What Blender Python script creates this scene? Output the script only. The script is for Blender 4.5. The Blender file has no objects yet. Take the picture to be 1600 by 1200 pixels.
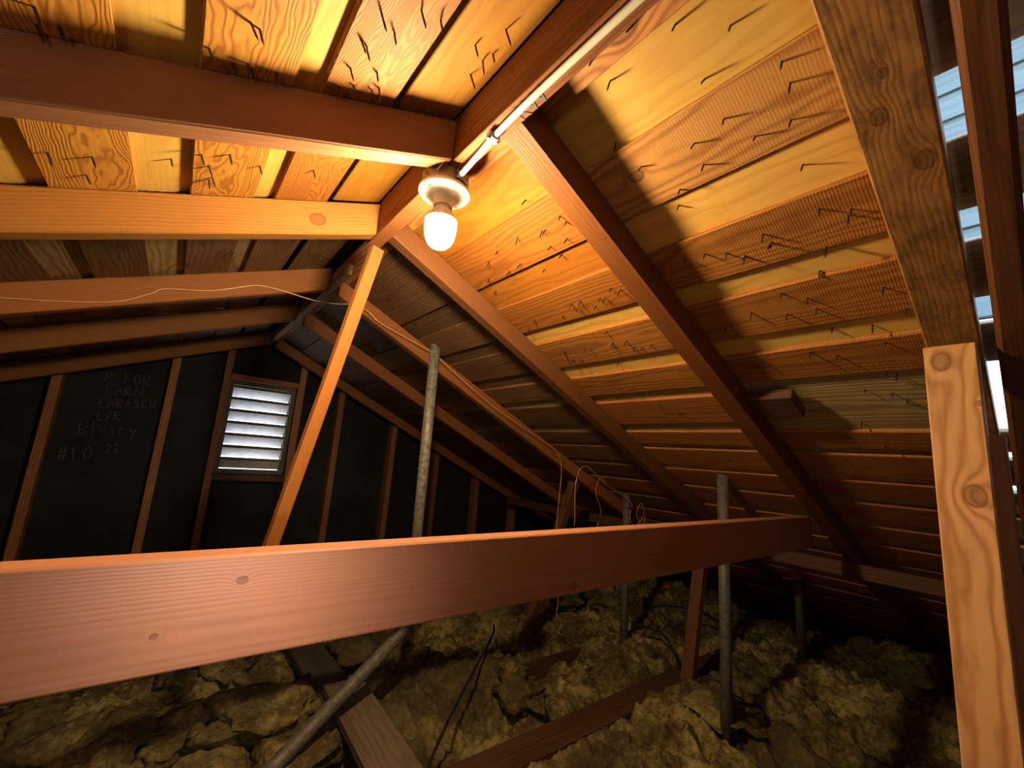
import bpy, bmesh, math, random
from mathutils import Vector, Matrix, noise

C = bpy.context.scene.collection
SC = bpy.context.scene
rnd = random.Random(7)

# ------------------------------------------------------------------ camera, world, light, exposure
cam_d = bpy.data.cameras.new('camera')
cam_d.sensor_width = 36.0
cam_d.lens = 663.19 / 1600 * 36
cam_d.clip_start = 0.01
cam = bpy.data.objects.new('camera', cam_d)
C.objects.link(cam)
rot = Matrix(((0.77901179, -0.16539275, -0.60480234),
              (-0.62245349, -0.08792804, -0.77770194),
              (0.07544718, 0.98230031, -0.17144628)))
cam.matrix_world = Matrix.Translation((0, 0, 1.2)) @ rot.to_4x4()
SC.camera = cam

world = bpy.data.worlds.new('daylight')
SC.world = world
world.use_nodes = True
nt = world.node_tree
nt.nodes.clear()
w_out = nt.nodes.new('ShaderNodeOutputWorld')
w_bg = nt.nodes.new('ShaderNodeBackground')
w_tc = nt.nodes.new('ShaderNodeTexCoord')
w_sep = nt.nodes.new('ShaderNodeSeparateXYZ')
w_ramp = nt.nodes.new('ShaderNodeValToRGB')
w_map = nt.nodes.new('ShaderNodeMapRange')
w_map.inputs['From Min'].default_value = -1
w_map.inputs['From Max'].default_value = 1
e = w_ramp.color_ramp.elements
e[0].position, e[0].color = 0.47, (0.44, 0.40, 0.38, 1)
e[1].position, e[1].color = 0.52, (0.80, 0.92, 1.0, 1)
e2 = e.new(1.0)
e2.color = (0.42, 0.66, 1.0, 1)
nt.links.new(w_tc.outputs['Generated'], w_sep.inputs[0])
nt.links.new(w_sep.outputs['Z'], w_map.inputs['Value'])
nt.links.new(w_map.outputs[0], w_ramp.inputs[0])
nt.links.new(w_ramp.outputs[0], w_bg.inputs[0])
nt.links.new(w_bg.outputs[0], w_out.inputs[0])
w_bg.inputs['Strength'].default_value = 4.4

# the torch in the photographer's hand, beside the camera
td = bpy.data.lights.new('torch', 'SPOT')
td.energy = 27.0
td.color = (1.0, 0.83, 0.66)
td.spot_size = math.radians(110)
td.spot_blend = 0.4
td.shadow_soft_size = 0.02
td.use_nodes = True                                 # a torch throws a round hot spot that fades outwards
tn = td.node_tree
t_em = next(n for n in tn.nodes if n.type == 'EMISSION')
t_tc = tn.nodes.new('ShaderNodeTexCoord')
t_sep = tn.nodes.new('ShaderNodeSeparateXYZ')
t_abs = tn.nodes.new('ShaderNodeMath')
t_abs.operation = 'ABSOLUTE'
t_mul = tn.nodes.new('ShaderNodeMath')
t_mul.operation = 'MULTIPLY_ADD'
t_mul.inputs[1].default_value = 30.0
t_mul.inputs[2].default_value = -30.0
t_exp = tn.nodes.new('ShaderNodeMath')
t_exp.operation = 'EXPONENT'
tn.links.new(t_tc.outputs['Normal'], t_sep.inputs[0])
tn.links.new(t_sep.outputs['Z'], t_abs.inputs[0])
tn.links.new(t_abs.outputs[0], t_mul.inputs[0])
tn.links.new(t_mul.outputs[0], t_exp.inputs[0])
tn.links.new(t_exp.outputs[0], t_em.inputs['Strength'])
torch = bpy.data.objects.new('torch', td)
C.objects.link(torch)
torch.location = (0.04, -0.02, 1.12)
torch.rotation_euler = (Vector((0.115, 0.625, 1.02)) - Vector(torch.location)).to_track_quat('-Z', 'Y').to_euler()

# a second, weaker light, unseen, added behind the photographer to brighten the near wood
ld = bpy.data.lights.new('unseen_second_light', 'POINT')
ld.energy = 5.0
ld.color = (1.0, 0.78, 0.58)
ld.shadow_soft_size = 0.05
lamp2 = bpy.data.objects.new('unseen_second_light', ld)
C.objects.link(lamp2)
lamp2.location = (-0.45, -0.22, 1.25)

BULB = 800.0            # radiance of the lit bulb
BULB_COL = (1.0, 0.70, 0.36)

SC.view_settings.view_transform = 'Standard'
SC.view_settings.look = 'None'
SC.view_settings.gamma = 1.0
SC.view_settings.exposure = 0.0
SC.view_settings.use_curve_mapping = False


# ------------------------------------------------------------------ materials
class NT:
    def __init__(self, name):
        self.m = bpy.data.materials.new(name)
        self.m.use_nodes = True
        self.t = self.m.node_tree
        self.t.nodes.clear()
        self.out = self.n('ShaderNodeOutputMaterial')
        self.b = self.n('ShaderNodeBsdfPrincipled')
        self.l(self.b.outputs[0], self.out.inputs[0])

    def n(self, t, **kw):
        x = self.t.nodes.new(t)
        for k, v in kw.items():
            setattr(x, k, v)
        return x

    def l(self, a, b):
        self.t.links.new(a, b)

    def put(self, sock, v):
        if hasattr(v, 'is_linked') or hasattr(v, 'links'):
            self.l(v, sock)
        else:
            sock.default_value = v

    def math(self, op, a, b=0.0, c=None, clamp=False):
        x = self.n('ShaderNodeMath', operation=op)
        x.use_clamp = clamp
        self.put(x.inputs[0], a)
        self.put(x.inputs[1], b)
        if c is not None:
            self.put(x.inputs[2], c)
        return x.outputs[0]

    def vmath(self, op, a, b):
        x = self.n('ShaderNodeVectorMath', operation=op)
        self.put(x.inputs[0], a)
        self.put(x.inputs[1], b)
        return x.outputs['Value'] if op in ('LENGTH', 'DISTANCE', 'DOT_PRODUCT') else x.outputs[0]

    def noise(self, vec, scale=1.0, detail=2.0, rough=0.5):
        x = self.n('ShaderNodeTexNoise')
        self.l(vec, x.inputs['Vector'])
        x.inputs['Scale'].default_value = scale
        x.inputs['Detail'].default_value = detail
        x.inputs['Roughness'].default_value = rough
        return x.outputs[0]

    def mix(self, f, a, b, mode='MIX'):
        x = self.n('ShaderNodeMix', data_type='RGBA', blend_type=mode)
        self.put(x.inputs[0], f)
        self.put(x.inputs[6], a)
        self.put(x.inputs[7], b)
        return x.outputs[2]


def c4(c):
    return (c[0], c[1], c[2], 1.0)


def wood(name, light, dark, freq=120.0, warp=0.03, ring=0.75, rough=0.62, spec=0.3, knots=(), saw=0.0,
         vary=0.25, stain=0.35, cz=0.02, blotch=0.0, bump=0.45):
    """sawn softwood: rings cut along the board's own length (local x), knots that bend the rings"""
    t = NT(name)
    tc = t.n('ShaderNodeTexCoord').outputs['Object']
    oi = t.n('ShaderNodeObjectInfo').outputs['Random']
    wn = t.n('ShaderNodeTexWhiteNoise', noise_dimensions='1D')
    t.l(oi, wn.inputs['W'])
    rs = t.n('ShaderNodeSeparateColor')
    t.l(wn.outputs['Color'], rs.inputs[0])
    ra, rb, rc = rs.outputs
    sp = t.n('ShaderNodeSeparateXYZ')
    t.l(tc, sp.inputs[0])
    x, y, z = sp.outputs
    xo = t.math('ADD', x, t.math('MULTIPLY', ra, 41.0))
    yo = t.math('ADD', y, t.math('MULTIPLY_ADD', rb, 0.10, -0.05))
    zo = t.math('ADD', z, t.math('MULTIPLY_ADD', rc, 0.05, cz))

    def vec(a, b, c):
        k = t.n('ShaderNodeCombineXYZ')
        t.put(k.inputs[0], a)
        t.put(k.inputs[1], b)
        t.put(k.inputs[2], c)
        return k.outputs[0]

    v1 = vec(t.math('MULTIPLY', xo, 1.9), t.math('MULTIPLY', yo, 7.0), t.math('MULTIPLY', zo, 7.0))
    n1 = t.math('SUBTRACT', t.noise(v1, 1.0, 3.0, 0.55), 0.5)
    v2 = vec(t.math('MULTIPLY', xo, 9.0), t.math('MULTIPLY', yo, 30.0), t.math('MULTIPLY', zo, 30.0))
    n2 = t.math('SUBTRACT', t.noise(v2, 1.0, 2.0), 0.5)
    d = t.math('SQRT', t.math('ADD', t.math('MULTIPLY', yo, yo), t.math('MULTIPLY', zo, zo)))
    d = t.math('MULTIPLY_ADD', n1, warp, d)
    d = t.math('MULTIPLY_ADD', n2, warp * 0.22, d)
    kmask = None
    for (kx, ky, kz, kr) in knots:
        dv = vec(t.math('MULTIPLY', t.math('SUBTRACT', x, kx), 0.75), t.math('SUBTRACT', y, ky), t.math('SUBTRACT', z, kz))
        dist = t.vmath('LENGTH', dv, (0, 0, 0))
        dist = t.math('MULTIPLY_ADD', n2, kr * 0.5, dist)
        infl = t.math('POWER', 2.718, t.math('MULTIPLY', t.math('MULTIPLY', dist, dist), -1.0 / (3.2 * kr * kr)))
        d = t.math('MULTIPLY_ADD', infl, kr * 1.3, d)
        near = t.n('ShaderNodeMapRange', interpolation_type='SMOOTHSTEP')
        t.l(dist, near.inputs[0])
        near.inputs[1].default_value = kr * 1.15
        near.inputs[2].default_value = kr * 0.75
        rim = t.n('ShaderNodeMapRange', interpolation_type='SMOOTHSTEP')
        t.l(t.math('ABSOLUTE', t.math('SUBTRACT', dist, kr)), rim.inputs[0])
        rim.inputs[1].default_value = kr * 0.22
        rim.inputs[2].default_value = kr * 0.02
        km = t.math('ADD', t.math('MULTIPLY', near.outputs[0], 0.55), t.math('MULTIPLY', rim.outputs[0], 0.55), clamp=True)
        kmask = km if kmask is None else t.math('MAXIMUM', kmask, km)
    s = t.math('SINE', t.math('MULTIPLY', d, 6.2832 * freq))
    s = t.math('MULTIPLY_ADD', s, 0.5, 0.5)
    s = t.math('POWER', s, 1.9)
    v3 = vec(t.math('MULTIPLY', xo, 4.0), t.math('MULTIPLY', yo, 150.0), t.math('MULTIPLY', zo, 150.0))
    n3 = t.noise(v3, 1.0, 2.0)
    v4 = vec(t.math('MULTIPLY', xo, 2.3), t.math('MULTIPLY', yo, 9.0), t.math('MULTIPLY', zo, 9.0))
    n4 = t.noise(v4, 1.0, 4.0, 0.65)
    f = t.math('ADD', t.math('MULTIPLY', s, ring), t.math('MULTIPLY_ADD', n3, 0.6, -0.3), clamp=True)
    col = t.mix(f, c4(light), c4(dark))
    blot = t.n('ShaderNodeMapRange')
    t.l(n4, blot.inputs[0])
    blot.inputs[1].default_value = 0.52
    blot.inputs[2].default_value = 0.75
    col = t.mix(t.math('MULTIPLY', blot.outputs[0], stain), col, c4([q * 0.45 for q in dark]))
    if blotch > 0:
        nb = t.noise(vec(t.math('MULTIPLY', xo, 14.0), t.math('MULTIPLY', yo, 24.0), t.math('MULTIPLY', zo, 24.0)), 1.0, 6.0, 0.72)
        mb = t.n('ShaderNodeMapRange')
        t.l(nb, mb.inputs[0])
        mb.inputs[1].default_value = 0.42
        mb.inputs[2].default_value = 0.62
        col = t.mix(t.math('MULTIPLY', mb.outputs[0], blotch), col, c4([q * 0.42 for q in dark]))
    if kmask is not None:
        col = t.mix(kmask, col, c4([dark[0] * 0.42, dark[1] * 0.34, dark[2] * 0.3]))
    hs = t.n('ShaderNodeHueSaturation')
    t.l(t.math('MULTIPLY_ADD', rb, vary * 2, 1.0 - vary), hs.inputs['Value'])
    t.l(t.math('MULTIPLY_ADD', rc, 0.010, 0.494), hs.inputs['Hue'])
    t.l(col, hs.inputs['Color'])
    t.l(hs.outputs[0], t.b.inputs['Base Color'])
    t.b.inputs['Roughness'].default_value = rough
    t.b.inputs['Specular IOR Level'].default_value = spec
    h = t.math('MULTIPLY_ADD', s, -0.5, t.math('MULTIPLY', n3, 0.7))
    if saw > 0:
        kerf = t.math('SINE', t.math('MULTIPLY_ADD', n2, 3.0, t.math('MULTIPLY', x, 6.2832 * 190)))
        h = t.math('MULTIPLY_ADD', kerf, saw, h)
    bp = t.n('ShaderNodeBump')
    bp.inputs['Strength'].default_value = bump
    bp.inputs['Distance'].default_value = 0.0015
    t.l(h, bp.inputs['Height'])
    t.l(bp.outputs[0], t.b.inputs['Normal'])
    return t.m


def plain(name, col, rough=0.6, metal=0.0, spec=0.4, var=0.25, scale=30.0, bump=0.0, coat=0.0):
    t = NT(name)
    tc = t.n('ShaderNodeTexCoord').outputs['Object']
    n = t.noise(tc, scale, 4.0, 0.6)
    mr = t.n('ShaderNodeMapRange')
    t.l(n, mr.inputs[0])
    mr.inputs[1].default_value = 0.3
    mr.inputs[2].default_value = 0.7
    mr.inputs[3].default_value = 1 - var
    mr.inputs[4].default_value = 1 + var * 0.5
    col_n = t.mix(1.0, c4(col), mr.outputs[0], 'MULTIPLY')
    t.l(col_n, t.b.inputs['Base Color'])
    t.b.inputs['Roughness'].default_value = rough
    t.b.inputs['Metallic'].default_value = metal
    t.b.inputs['Specular IOR Level'].default_value = spec
    if bump:
        bp = t.n('ShaderNodeBump')
        bp.inputs['Strength'].default_value = bump
        bp.inputs['Distance'].default_value = 0.004
        t.l(n, bp.inputs['Height'])
        t.l(bp.outputs[0], t.b.inputs['Normal'])
    return t.m


M = {}
M['brown'] = wood('old_brown_sheathing', (0.38, 0.150, 0.034), (0.21, 0.070, 0.014), 95, 0.05, 0.7, saw=0.25, vary=0.12)
M['wavy'] = wood('wavy_grain_sheathing', (0.50, 0.24, 0.045), (0.29, 0.10, 0.016), 185, 0.11, 0.85, vary=0.12, stain=0.15)
M['wavy_deep'] = wood('wavy_lamp_dimmed_sheathing', (0.33, 0.145, 0.025), (0.19, 0.062, 0.009), 230, 0.12, 0.85, vary=0.05, stain=0.1)  # darker copy of wavy, dimmer bulb light painted into it
M['pale'] = wood('pale_infill_pine', (0.66, 0.42, 0.105), (0.54, 0.30, 0.06), 45, 0.09, 0.55, vary=0.12, stain=0.12, cz=0.04)
M['shaded'] = wood('shade_toned_old_sheathing', (0.22, 0.125, 0.06), (0.12, 0.06, 0.026), 95, 0.05, 0.6, vary=0.25, stain=0.6)  # far boards, shade from the bulb painted into their colour
M['near'] = wood('grey_brown_sheathing', (0.62, 0.49, 0.36), (0.42, 0.31, 0.22), 90, 0.05, 0.6, saw=0.4, vary=0.1, stain=0.4)
M['grey'] = wood('weathered_grey_board', (0.40, 0.30, 0.15), (0.22, 0.14, 0.06), 70, 0.05, 0.7, stain=0.7)
M['golden'] = wood('golden_ridge_board', (0.34, 0.155, 0.022), (0.25, 0.10, 0.012), 70, 0.07, 0.5, vary=0.03, stain=0.25, cz=0.04)
M['amber'] = wood('amber_lamp_dimmed_infill', (0.30, 0.120, 0.013), (0.22, 0.078, 0.006), 60, 0.09, 0.6, vary=0.08, stain=0.15, cz=0.04)  # infill beside the bulb, weaker lamp light painted into its colour
M['deep'] = wood('orange_lamp_dimmed_sheathing', (0.24, 0.088, 0.013), (0.14, 0.043, 0.005), 95, 0.05, 0.7, vary=0.10, stain=0.2)  # brown boards beside the bulb, toned darker to take down its light
M['knotty'] = wood('knotty_sheathing', (0.46, 0.22, 0.07), (0.26, 0.10, 0.03), 90, 0.05, 0.9,
                   knots=((2.36, 0.0, 0.0, 0.022), (2.55, 0.012, 0.0, 0.016)), stain=0.5)
M['plugged'] = wood('brown_board_with_round_knot', (0.52, 0.26, 0.08), (0.30, 0.12, 0.03), 80, 0.06, 0.75,
                    knots=((0.372, 0.008, -0.01, 0.0125),), saw=0.1, vary=0.1)
M['rafter'] = wood('rafter_fir', (0.30, 0.12, 0.036), (0.17, 0.06, 0.017), 190, 0.03, 0.6, saw=0.15, vary=0.2)
M['rafter_dark'] = wood('dark_rafter_fir', (0.27, 0.115, 0.055), (0.17, 0.066, 0.030), 260, 0.012, 0.5, saw=0.1, vary=0.1)
M['rafter_red'] = wood('red_brown_rafter', (0.165, 0.064, 0.023), (0.10, 0.036, 0.012), 150, 0.03, 0.55, vary=0.05)
M['rafter_under'] = wood('orange_rafter_fir', (0.17, 0.056, 0.009), (0.115, 0.036, 0.005), 220, 0.015, 0.5, vary=0.05)
M['rafter_light'] = wood('light_rafter_fir', (0.37, 0.158, 0.037), (0.25, 0.092, 0.019), 140, 0.03, 0.5, vary=0.08,
                         knots=((4.745, 0.0, 0.038, 0.0150),))
M['rafter_near'] = wood('rough_stained_rafter', (0.36, 0.175, 0.055), (0.26, 0.12, 0.037), 150, 0.05, 0.2, vary=0.05,
                        knots=((0.30, 0.060, -0.004, 0.010), (0.39, 0.028, -0.004, 0.012), (0.245, 0.045, -0.004, 0.006)), stain=0.0, blotch=0.75, bump=0.2)
M['ridge'] = wood('ridge_fir', (0.27, 0.115, 0.036), (0.17, 0.062, 0.017), 160, 0.02, 0.7, vary=0.05)
M['tie'] = wood('tie_beam_fir', (0.42, 0.19, 0.10), (0.30, 0.125, 0.062), 310, 0.004, 0.35, rough=0.48, spec=0.5, vary=0.05, bump=0.15,
                knots=((1.996, -0.02, 0.03, 0.0045), (2.58, -0.02, -0.043, 0.008), (1.921, -0.02, -0.020, 0.0028)))
M['post'] = wood('post_pine', (0.66, 0.36, 0.17), (0.44, 0.20, 0.075), 95, 0.05, 0.95, vary=0.04,
                 knots=((1.443, 0.0124, 0.02, 0.0125), (1.196, -0.0135, 0.02, 0.0150), (1.36, -0.03, 0.02, 0.004)), stain=0.4)
M['strut'] = wood('orange_strut_fir', (0.44, 0.175, 0.042), (0.28, 0.095, 0.02), 200, 0.01, 0.8, vary=0.05)
M['stud'] = wood('stud_fir', (0.30, 0.13, 0.055), (0.18, 0.07, 0.03), 120, 0.03, 0.6, vary=0.2)
M['brace'] = wood('dull_brace_fir', (0.155, 0.066, 0.030), (0.095, 0.038, 0.017), 120, 0.03, 0.6, vary=0.1)
M['joist'] = wood('old_dark_joist', (0.10, 0.050, 0.025), (0.055, 0.026, 0.013), 120, 0.03, 0.6, vary=0.2, stain=0.6)
M['walk'] = wood('dusty_walk_board', (0.17, 0.135, 0.09), (0.10, 0.075, 0.05), 80, 0.04, 0.6, stain=0.6)
M['walk_dark'] = wood('dark_walk_board', (0.075, 0.062, 0.045), (0.045, 0.036, 0.026), 80, 0.04, 0.6, stain=0.6)
M['rafter_grey'] = wood('greyed_rafter_fir', (0.29, 0.138, 0.066), (0.215, 0.097, 0.045), 280, 0.008, 0.5, vary=0.04)
M['siding'] = wood('pale_blue_siding', (0.17, 0.225, 0.24), (0.115, 0.165, 0.185), 40, 0.06, 0.6, vary=0.08, stain=0.2)
M['felt'] = plain('roofing_felt', (0.03, 0.027, 0.024), 0.9, var=0.5, scale=12)
M['black'] = plain('black_building_paper', (0.016, 0.017, 0.019), 0.75, spec=0.25, var=0.6, scale=5, bump=0.2)
M['plaster'] = plain('ceiling_plaster', (0.3, 0.28, 0.25), 0.9)
M['pipe'] = plain('galvanised_pipe', (0.30, 0.29, 0.25), 0.55, metal=0.25, var=0.6, scale=60, bump=0.15)
M['pipe_dark'] = plain('dull_grey_pipe', (0.16, 0.15, 0.14), 0.6, metal=0.3, var=0.5, scale=50)
M['copper'] = plain('copper_wire', (0.85, 0.50, 0.30), 0.4, metal=0.3, var=0.1)
M['nail'] = plain('nail_steel', (0.07, 0.045, 0.03), 0.45, metal=0.6, var=0.6, scale=90)
M['cable'] = plain('white_cable_sheath', (0.86, 0.86, 0.80), 0.45, var=0.06)
M['porcelain'] = plain('white_porcelain', (0.86, 0.84, 0.76), 0.25, var=0.03, spec=0.5)
M['plastic'] = plain('white_plastic', (0.88, 0.87, 0.84), 0.4, var=0.03)
M['box'] = plain('dull_steel_box', (0.42, 0.36, 0.30), 0.5, metal=0.4, var=0.35, scale=40)
M['zinc'] = plain('zinc_screws', (0.55, 0.50, 0.42), 0.3, metal=0.9, var=0.2)
M['clamp'] = plain('dark_clamp', (0.16, 0.15, 0.15), 0.4, metal=0.6, var=0.3)
M['louver'] = plain('painted_louver', (0.78, 0.78, 0.80), 0.55, var=0.2, scale=25)
M['vent_frame'] = plain('dark_vent_frame', (0.10, 0.10, 0.095), 0.6, var=0.5, scale=40)
M['rubber'] = plain('black_cable', (0.018, 0.017, 0.016), 0.6)
M['chalk'] = plain('chalk', (0.085, 0.09, 0.085), 0.9, var=0.6, scale=120)
M['ink'] = plain('grade_stamp_ink', (0.13, 0.12, 0.13), 0.8, var=0.3, scale=150)

t = NT('glowing_bulb')
em = t.n('ShaderNodeEmission')
em.inputs[0].default_value = c4(BULB_COL)
em.inputs[1].default_value = BULB
t.l(em.outputs[0], t.out.inputs[0])
M['bulb'] = t.m

t = NT('mineral_wool')
tc = t.n('ShaderNodeTexCoord').outputs['Object']
n1 = t.noise(tc, 5.0, 4.0, 0.6)
n2 = t.noise(tc, 38.0, 4.0, 0.7)
n3 = t.noise(tc, 1.6, 2.0)
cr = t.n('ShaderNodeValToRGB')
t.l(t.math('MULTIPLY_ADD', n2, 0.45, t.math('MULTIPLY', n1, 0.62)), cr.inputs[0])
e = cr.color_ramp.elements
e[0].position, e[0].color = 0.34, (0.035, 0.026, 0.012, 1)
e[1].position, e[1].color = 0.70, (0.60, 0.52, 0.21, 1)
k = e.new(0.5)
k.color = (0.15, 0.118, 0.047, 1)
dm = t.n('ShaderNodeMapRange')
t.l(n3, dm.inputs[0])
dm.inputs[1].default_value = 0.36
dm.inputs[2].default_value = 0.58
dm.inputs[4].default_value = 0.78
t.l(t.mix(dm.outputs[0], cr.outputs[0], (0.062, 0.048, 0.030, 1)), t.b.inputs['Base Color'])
t.b.inputs['Roughness'].default_value = 0.95
t.b.inputs['Specular IOR Level'].default_value = 0.1
bp = t.n('ShaderNodeBump')
bp.inputs['Strength'].default_value = 0.8
bp.inputs['Distance'].default_value = 0.01
t.l(n2, bp.inputs['Height'])
t.l(bp.outputs[0], t.b.inputs['Normal'])
M['wool'] = t.m

# ------------------------------------------------------------------ builders
WORLD = {}


def place(o, mw, parent=None):
    if parent is not None:
        o.parent = parent
        o.matrix_parent_inverse = WORLD[parent].inverted()
    o.matrix_basis = mw
    WORLD[o] = mw.copy()
    return o


def link(name, bm, mat, mw=Matrix(), parent=None, smooth=False):
    me = bpy.data.meshes.new(name)
    bm.normal_update()
    bm.to_mesh(me)
    bm.free()
    if smooth:
        for p in me.polygons:
            p.use_smooth = True
    if mat is not None:
        me.materials.append(mat)
    o = bpy.data.objects.new(name, me)
    C.objects.link(o)
    return place(o, mw, parent)


def tag(o, label, cat, group=None):
    o['label'] = label
    o['category'] = cat
    if group:
        o['group'] = group
    return o


def thing(name, loc, label, cat, group=None):
    o = bpy.data.objects.new(name, None)
    o.empty_display_size = 0.05
    C.objects.link(o)
    place(o, Matrix.Translation(loc))
    return tag(o, label, cat, group)


def structure(o):
    o['kind'] = 'structure'
    return o


def frame(o, ex, ez):
    ex = Vector(ex).normalized()
    ey = Vector(ez).cross(ex).normalized()
    ez = ex.cross(ey)
    m = Matrix((ex, ey, ez)).transposed().to_4x4()
    m.translation = Vector(o)
    return m


def bev(bm, w, seg=1):
    if w > 0:
        bmesh.ops.bevel(bm, geom=list(bm.edges), offset=w, segments=seg, profile=0.5, affect='EDGES', clamp_overlap=True)


def add_hexa(bm, pts):
    v = [bm.verts.new(p) for p in pts]
    for f in ((0, 3, 2, 1), (4, 5, 6, 7), (0, 1, 5, 4), (1, 2, 6, 5), (2, 3, 7, 6), (3, 0, 4, 7)):
        bm.faces.new([v[i] for i in f])
    bmesh.ops.recalc_face_normals(bm, faces=list(bm.faces))


def prism(name, poly, ext, ex, ez, mat, bevel=0.002, parent=None):
    """polygon (world points) pushed along ext; local frame at poly[0] with x along ex (the grain)"""
    mw = frame(poly[0], ex, ez)
    inv = mw.inverted()
    bm = bmesh.new()
    ext = Vector(ext)
    a = [bm.verts.new(inv @ Vector(p)) for p in poly]
    b = [bm.verts.new(inv @ (Vector(p) + ext)) for p in poly]
    n = len(poly)
    bm.faces.new(a)
    bm.faces.new(b[::-1])
    for i in range(n):
        bm.faces.new((a[i], b[i], b[(i + 1) % n], a[(i + 1) % n]))
    bmesh.ops.recalc_face_normals(bm, faces=list(bm.faces))
    bev(bm, bevel)
    return link(name, bm, mat, mw, parent)


def bar(name, p0, p1, wy, wz, mat, ez=(0, 0, 1), bevel=0.002, parent=None, wob=0.0):
    """square-edged stick from p0 to p1 (centre line); local x along it, origin p0"""
    p0, p1 = Vector(p0), Vector(p1)
    mw = frame(p0, p1 - p0, ez)
    L = (p1 - p0).length
    bm = bmesh.new()
    y, z = wy / 2, wz / 2
    j = lambda: rnd.uniform(-wob, wob)
    add_hexa(bm, [(0, -y + j(), -z), (L, -y + j(), -z), (L, y + j(), -z), (0, y + j(), -z),
                  (0, -y + j(), z), (L, -y + j(), z), (L, y + j(), z), (0, y + j(), z)])
    bev(bm, bevel)
    return link(name, bm, mat, mw, parent)


def add_box(bm, lo, hi):
    x0, y0, z0 = lo
    x1, y1, z1 = hi
    add_hexa(bm, [(x0, y0, z0), (x1, y0, z0), (x1, y1, z0), (x0, y1, z0), (x0, y0, z1), (x1, y0, z1), (x1, y1, z1), (x0, y1, z1)])


def smooth_path(pts, n=6):
    pts = [Vector(p) for p in pts]
    out = []
    for i in range(len(pts) - 1):
        p0, p1, p2, p3 = pts[max(i - 1, 0)], pts[i], pts[i + 1], pts[min(i + 2, len(pts) - 1)]
        for k in range(n):
            u = k / n
            out.append(0.5 * ((2 * p1) + (p2 - p0) * u + (2 * p0 - 5 * p1 + 4 * p2 - p3) * u * u + (3 * p1 - p0 - 3 * p2 + p3) * u ** 3))
    out.append(pts[-1])
    return out


def add_tube(bm, pts, r, sides=6, flat=1.0, ref=Vector((0, 0, 1))):
    rings = []
    n = len(pts)
    for i, p in enumerate(pts):
        t_ = (pts[min(i + 1, n - 1)] - pts[max(i - 1, 0)]).normalized()
        rf = ref if abs(t_.dot(ref)) < 0.95 else Vector((1, 0, 0))
        a = t_.cross(rf).normalized()
        b = a.cross(t_).normalized()
        rr = r(i / (n - 1)) if callable(r) else r
        rings.append([bm.verts.new(p + a * math.cos(q) * rr + b * math.sin(q) * rr * flat)
                      for q in (2 * math.pi * k / sides for k in range(sides))])
    for i in range(n - 1):
        for k in range(sides):
            bm.faces.new((rings[i][k], rings[i][(k + 1) % sides], rings[i + 1][(k + 1) % sides], rings[i + 1][k]))
    bm.faces.new(rings[0][::-1])
    bm.faces.new(rings[-1])
    bmesh.ops.recalc_face_normals(bm, faces=list(bm.faces))


def tube(name, pts, r, mat, sides=8, n=6, flat=1.0, parent=None, ref=Vector((0, 0, 1)), straight=False):
    base = Vector(pts[0])
    q = [Vector(p) - base for p in pts]
    bm = bmesh.new()
    add_tube(bm, q if straight else smooth_path(q, n), r, sides, flat, ref)
    return link(name, bm, mat, Matrix.Translation(base), parent, smooth=True)


def add_lathe(bm, prof, seg=32, cap=True):
    rings = []
    for r, z in prof:
        if r < 1e-6:
            rings.append([bm.verts.new((0, 0, z))])
        else:
            rings.append([bm.verts.new((r * math.cos(2 * math.pi * k / seg), r * math.sin(2 * math.pi * k / seg), z)) for k in range(seg)])
    for a, b in zip(rings, rings[1:]):
        for k in range(seg):
            k2 = (k + 1) % seg
            if len(a) == 1 and len(b) == 1:
                continue
            if len(a) == 1:
                bm.faces.new((a[0], b[k2], b[k]))
            elif len(b) == 1:
                bm.faces.new((a[k], a[k2], b[0]))
            else:
                bm.faces.new((a[k], a[k2], b[k2], b[k]))
    bmesh.ops.recalc_face_normals(bm, faces=list(bm.faces))


def lathe(name, prof, mat, loc, seg=32, parent=None, smooth=True):
    bm = bmesh.new()
    add_lathe(bm, prof, seg)
    o = link(name, bm, mat, Matrix.Translation(loc), parent)
    if smooth:
        for p in o.data.polygons:
            p.use_smooth = True
        o.data.set_sharp_from_angle(angle=math.radians(40))
    return o


# ------------------------------------------------------------------ the roof planes
XL, XR, Y0, Y1 = -4.2, 4.25, -2.0, 3.3
SL, SR = 0.404, 0.467


def zl(x):      # underside of the old sheathing, left slope
    return 1.896 - SL * (0.364 - x)


def zr(x):      # the same, right slope
    return 1.872 - SR * (x - 0.444)


def rl(x):      # underside of the left rafters
    return 1.800 - SL * (0.364 - x)


def rr(x):
    return 1.800 - SR * (x - 0.444)


NLv = Vector((-SL, 0, 1)).normalized()
NRv = Vector((SR, 0, 1)).normalized()
OFF = 0.036

# outer decks (felt above the boards); the right one is open over one bay near the camera


def deck(name, quads, n):
    bm = bmesh.new()
    for q in quads:
        lo = [Vector(p) + n * OFF for p in q]
        hi = [Vector(p) + n * (OFF + 0.02) for p in q]
        add_hexa(bm, [lo[0], lo[1], lo[2], lo[3], hi[0], hi[1], hi[2], hi[3]])
    return structure(link(name, bm, M['felt']))


def ql(x0, x1, y0, y1):
    return [(x0, y0, zl(x0)), (x1, y0, zl(x1)), (x1, y1, zl(x1)), (x0, y1, zl(x0))]


def qr(x0, x1, y0, y1):
    return [(x0, y0, zr(x0)), (x1, y0, zr(x1)), (x1, y1, zr(x1)), (x0, y1, zr(x0))]


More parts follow.
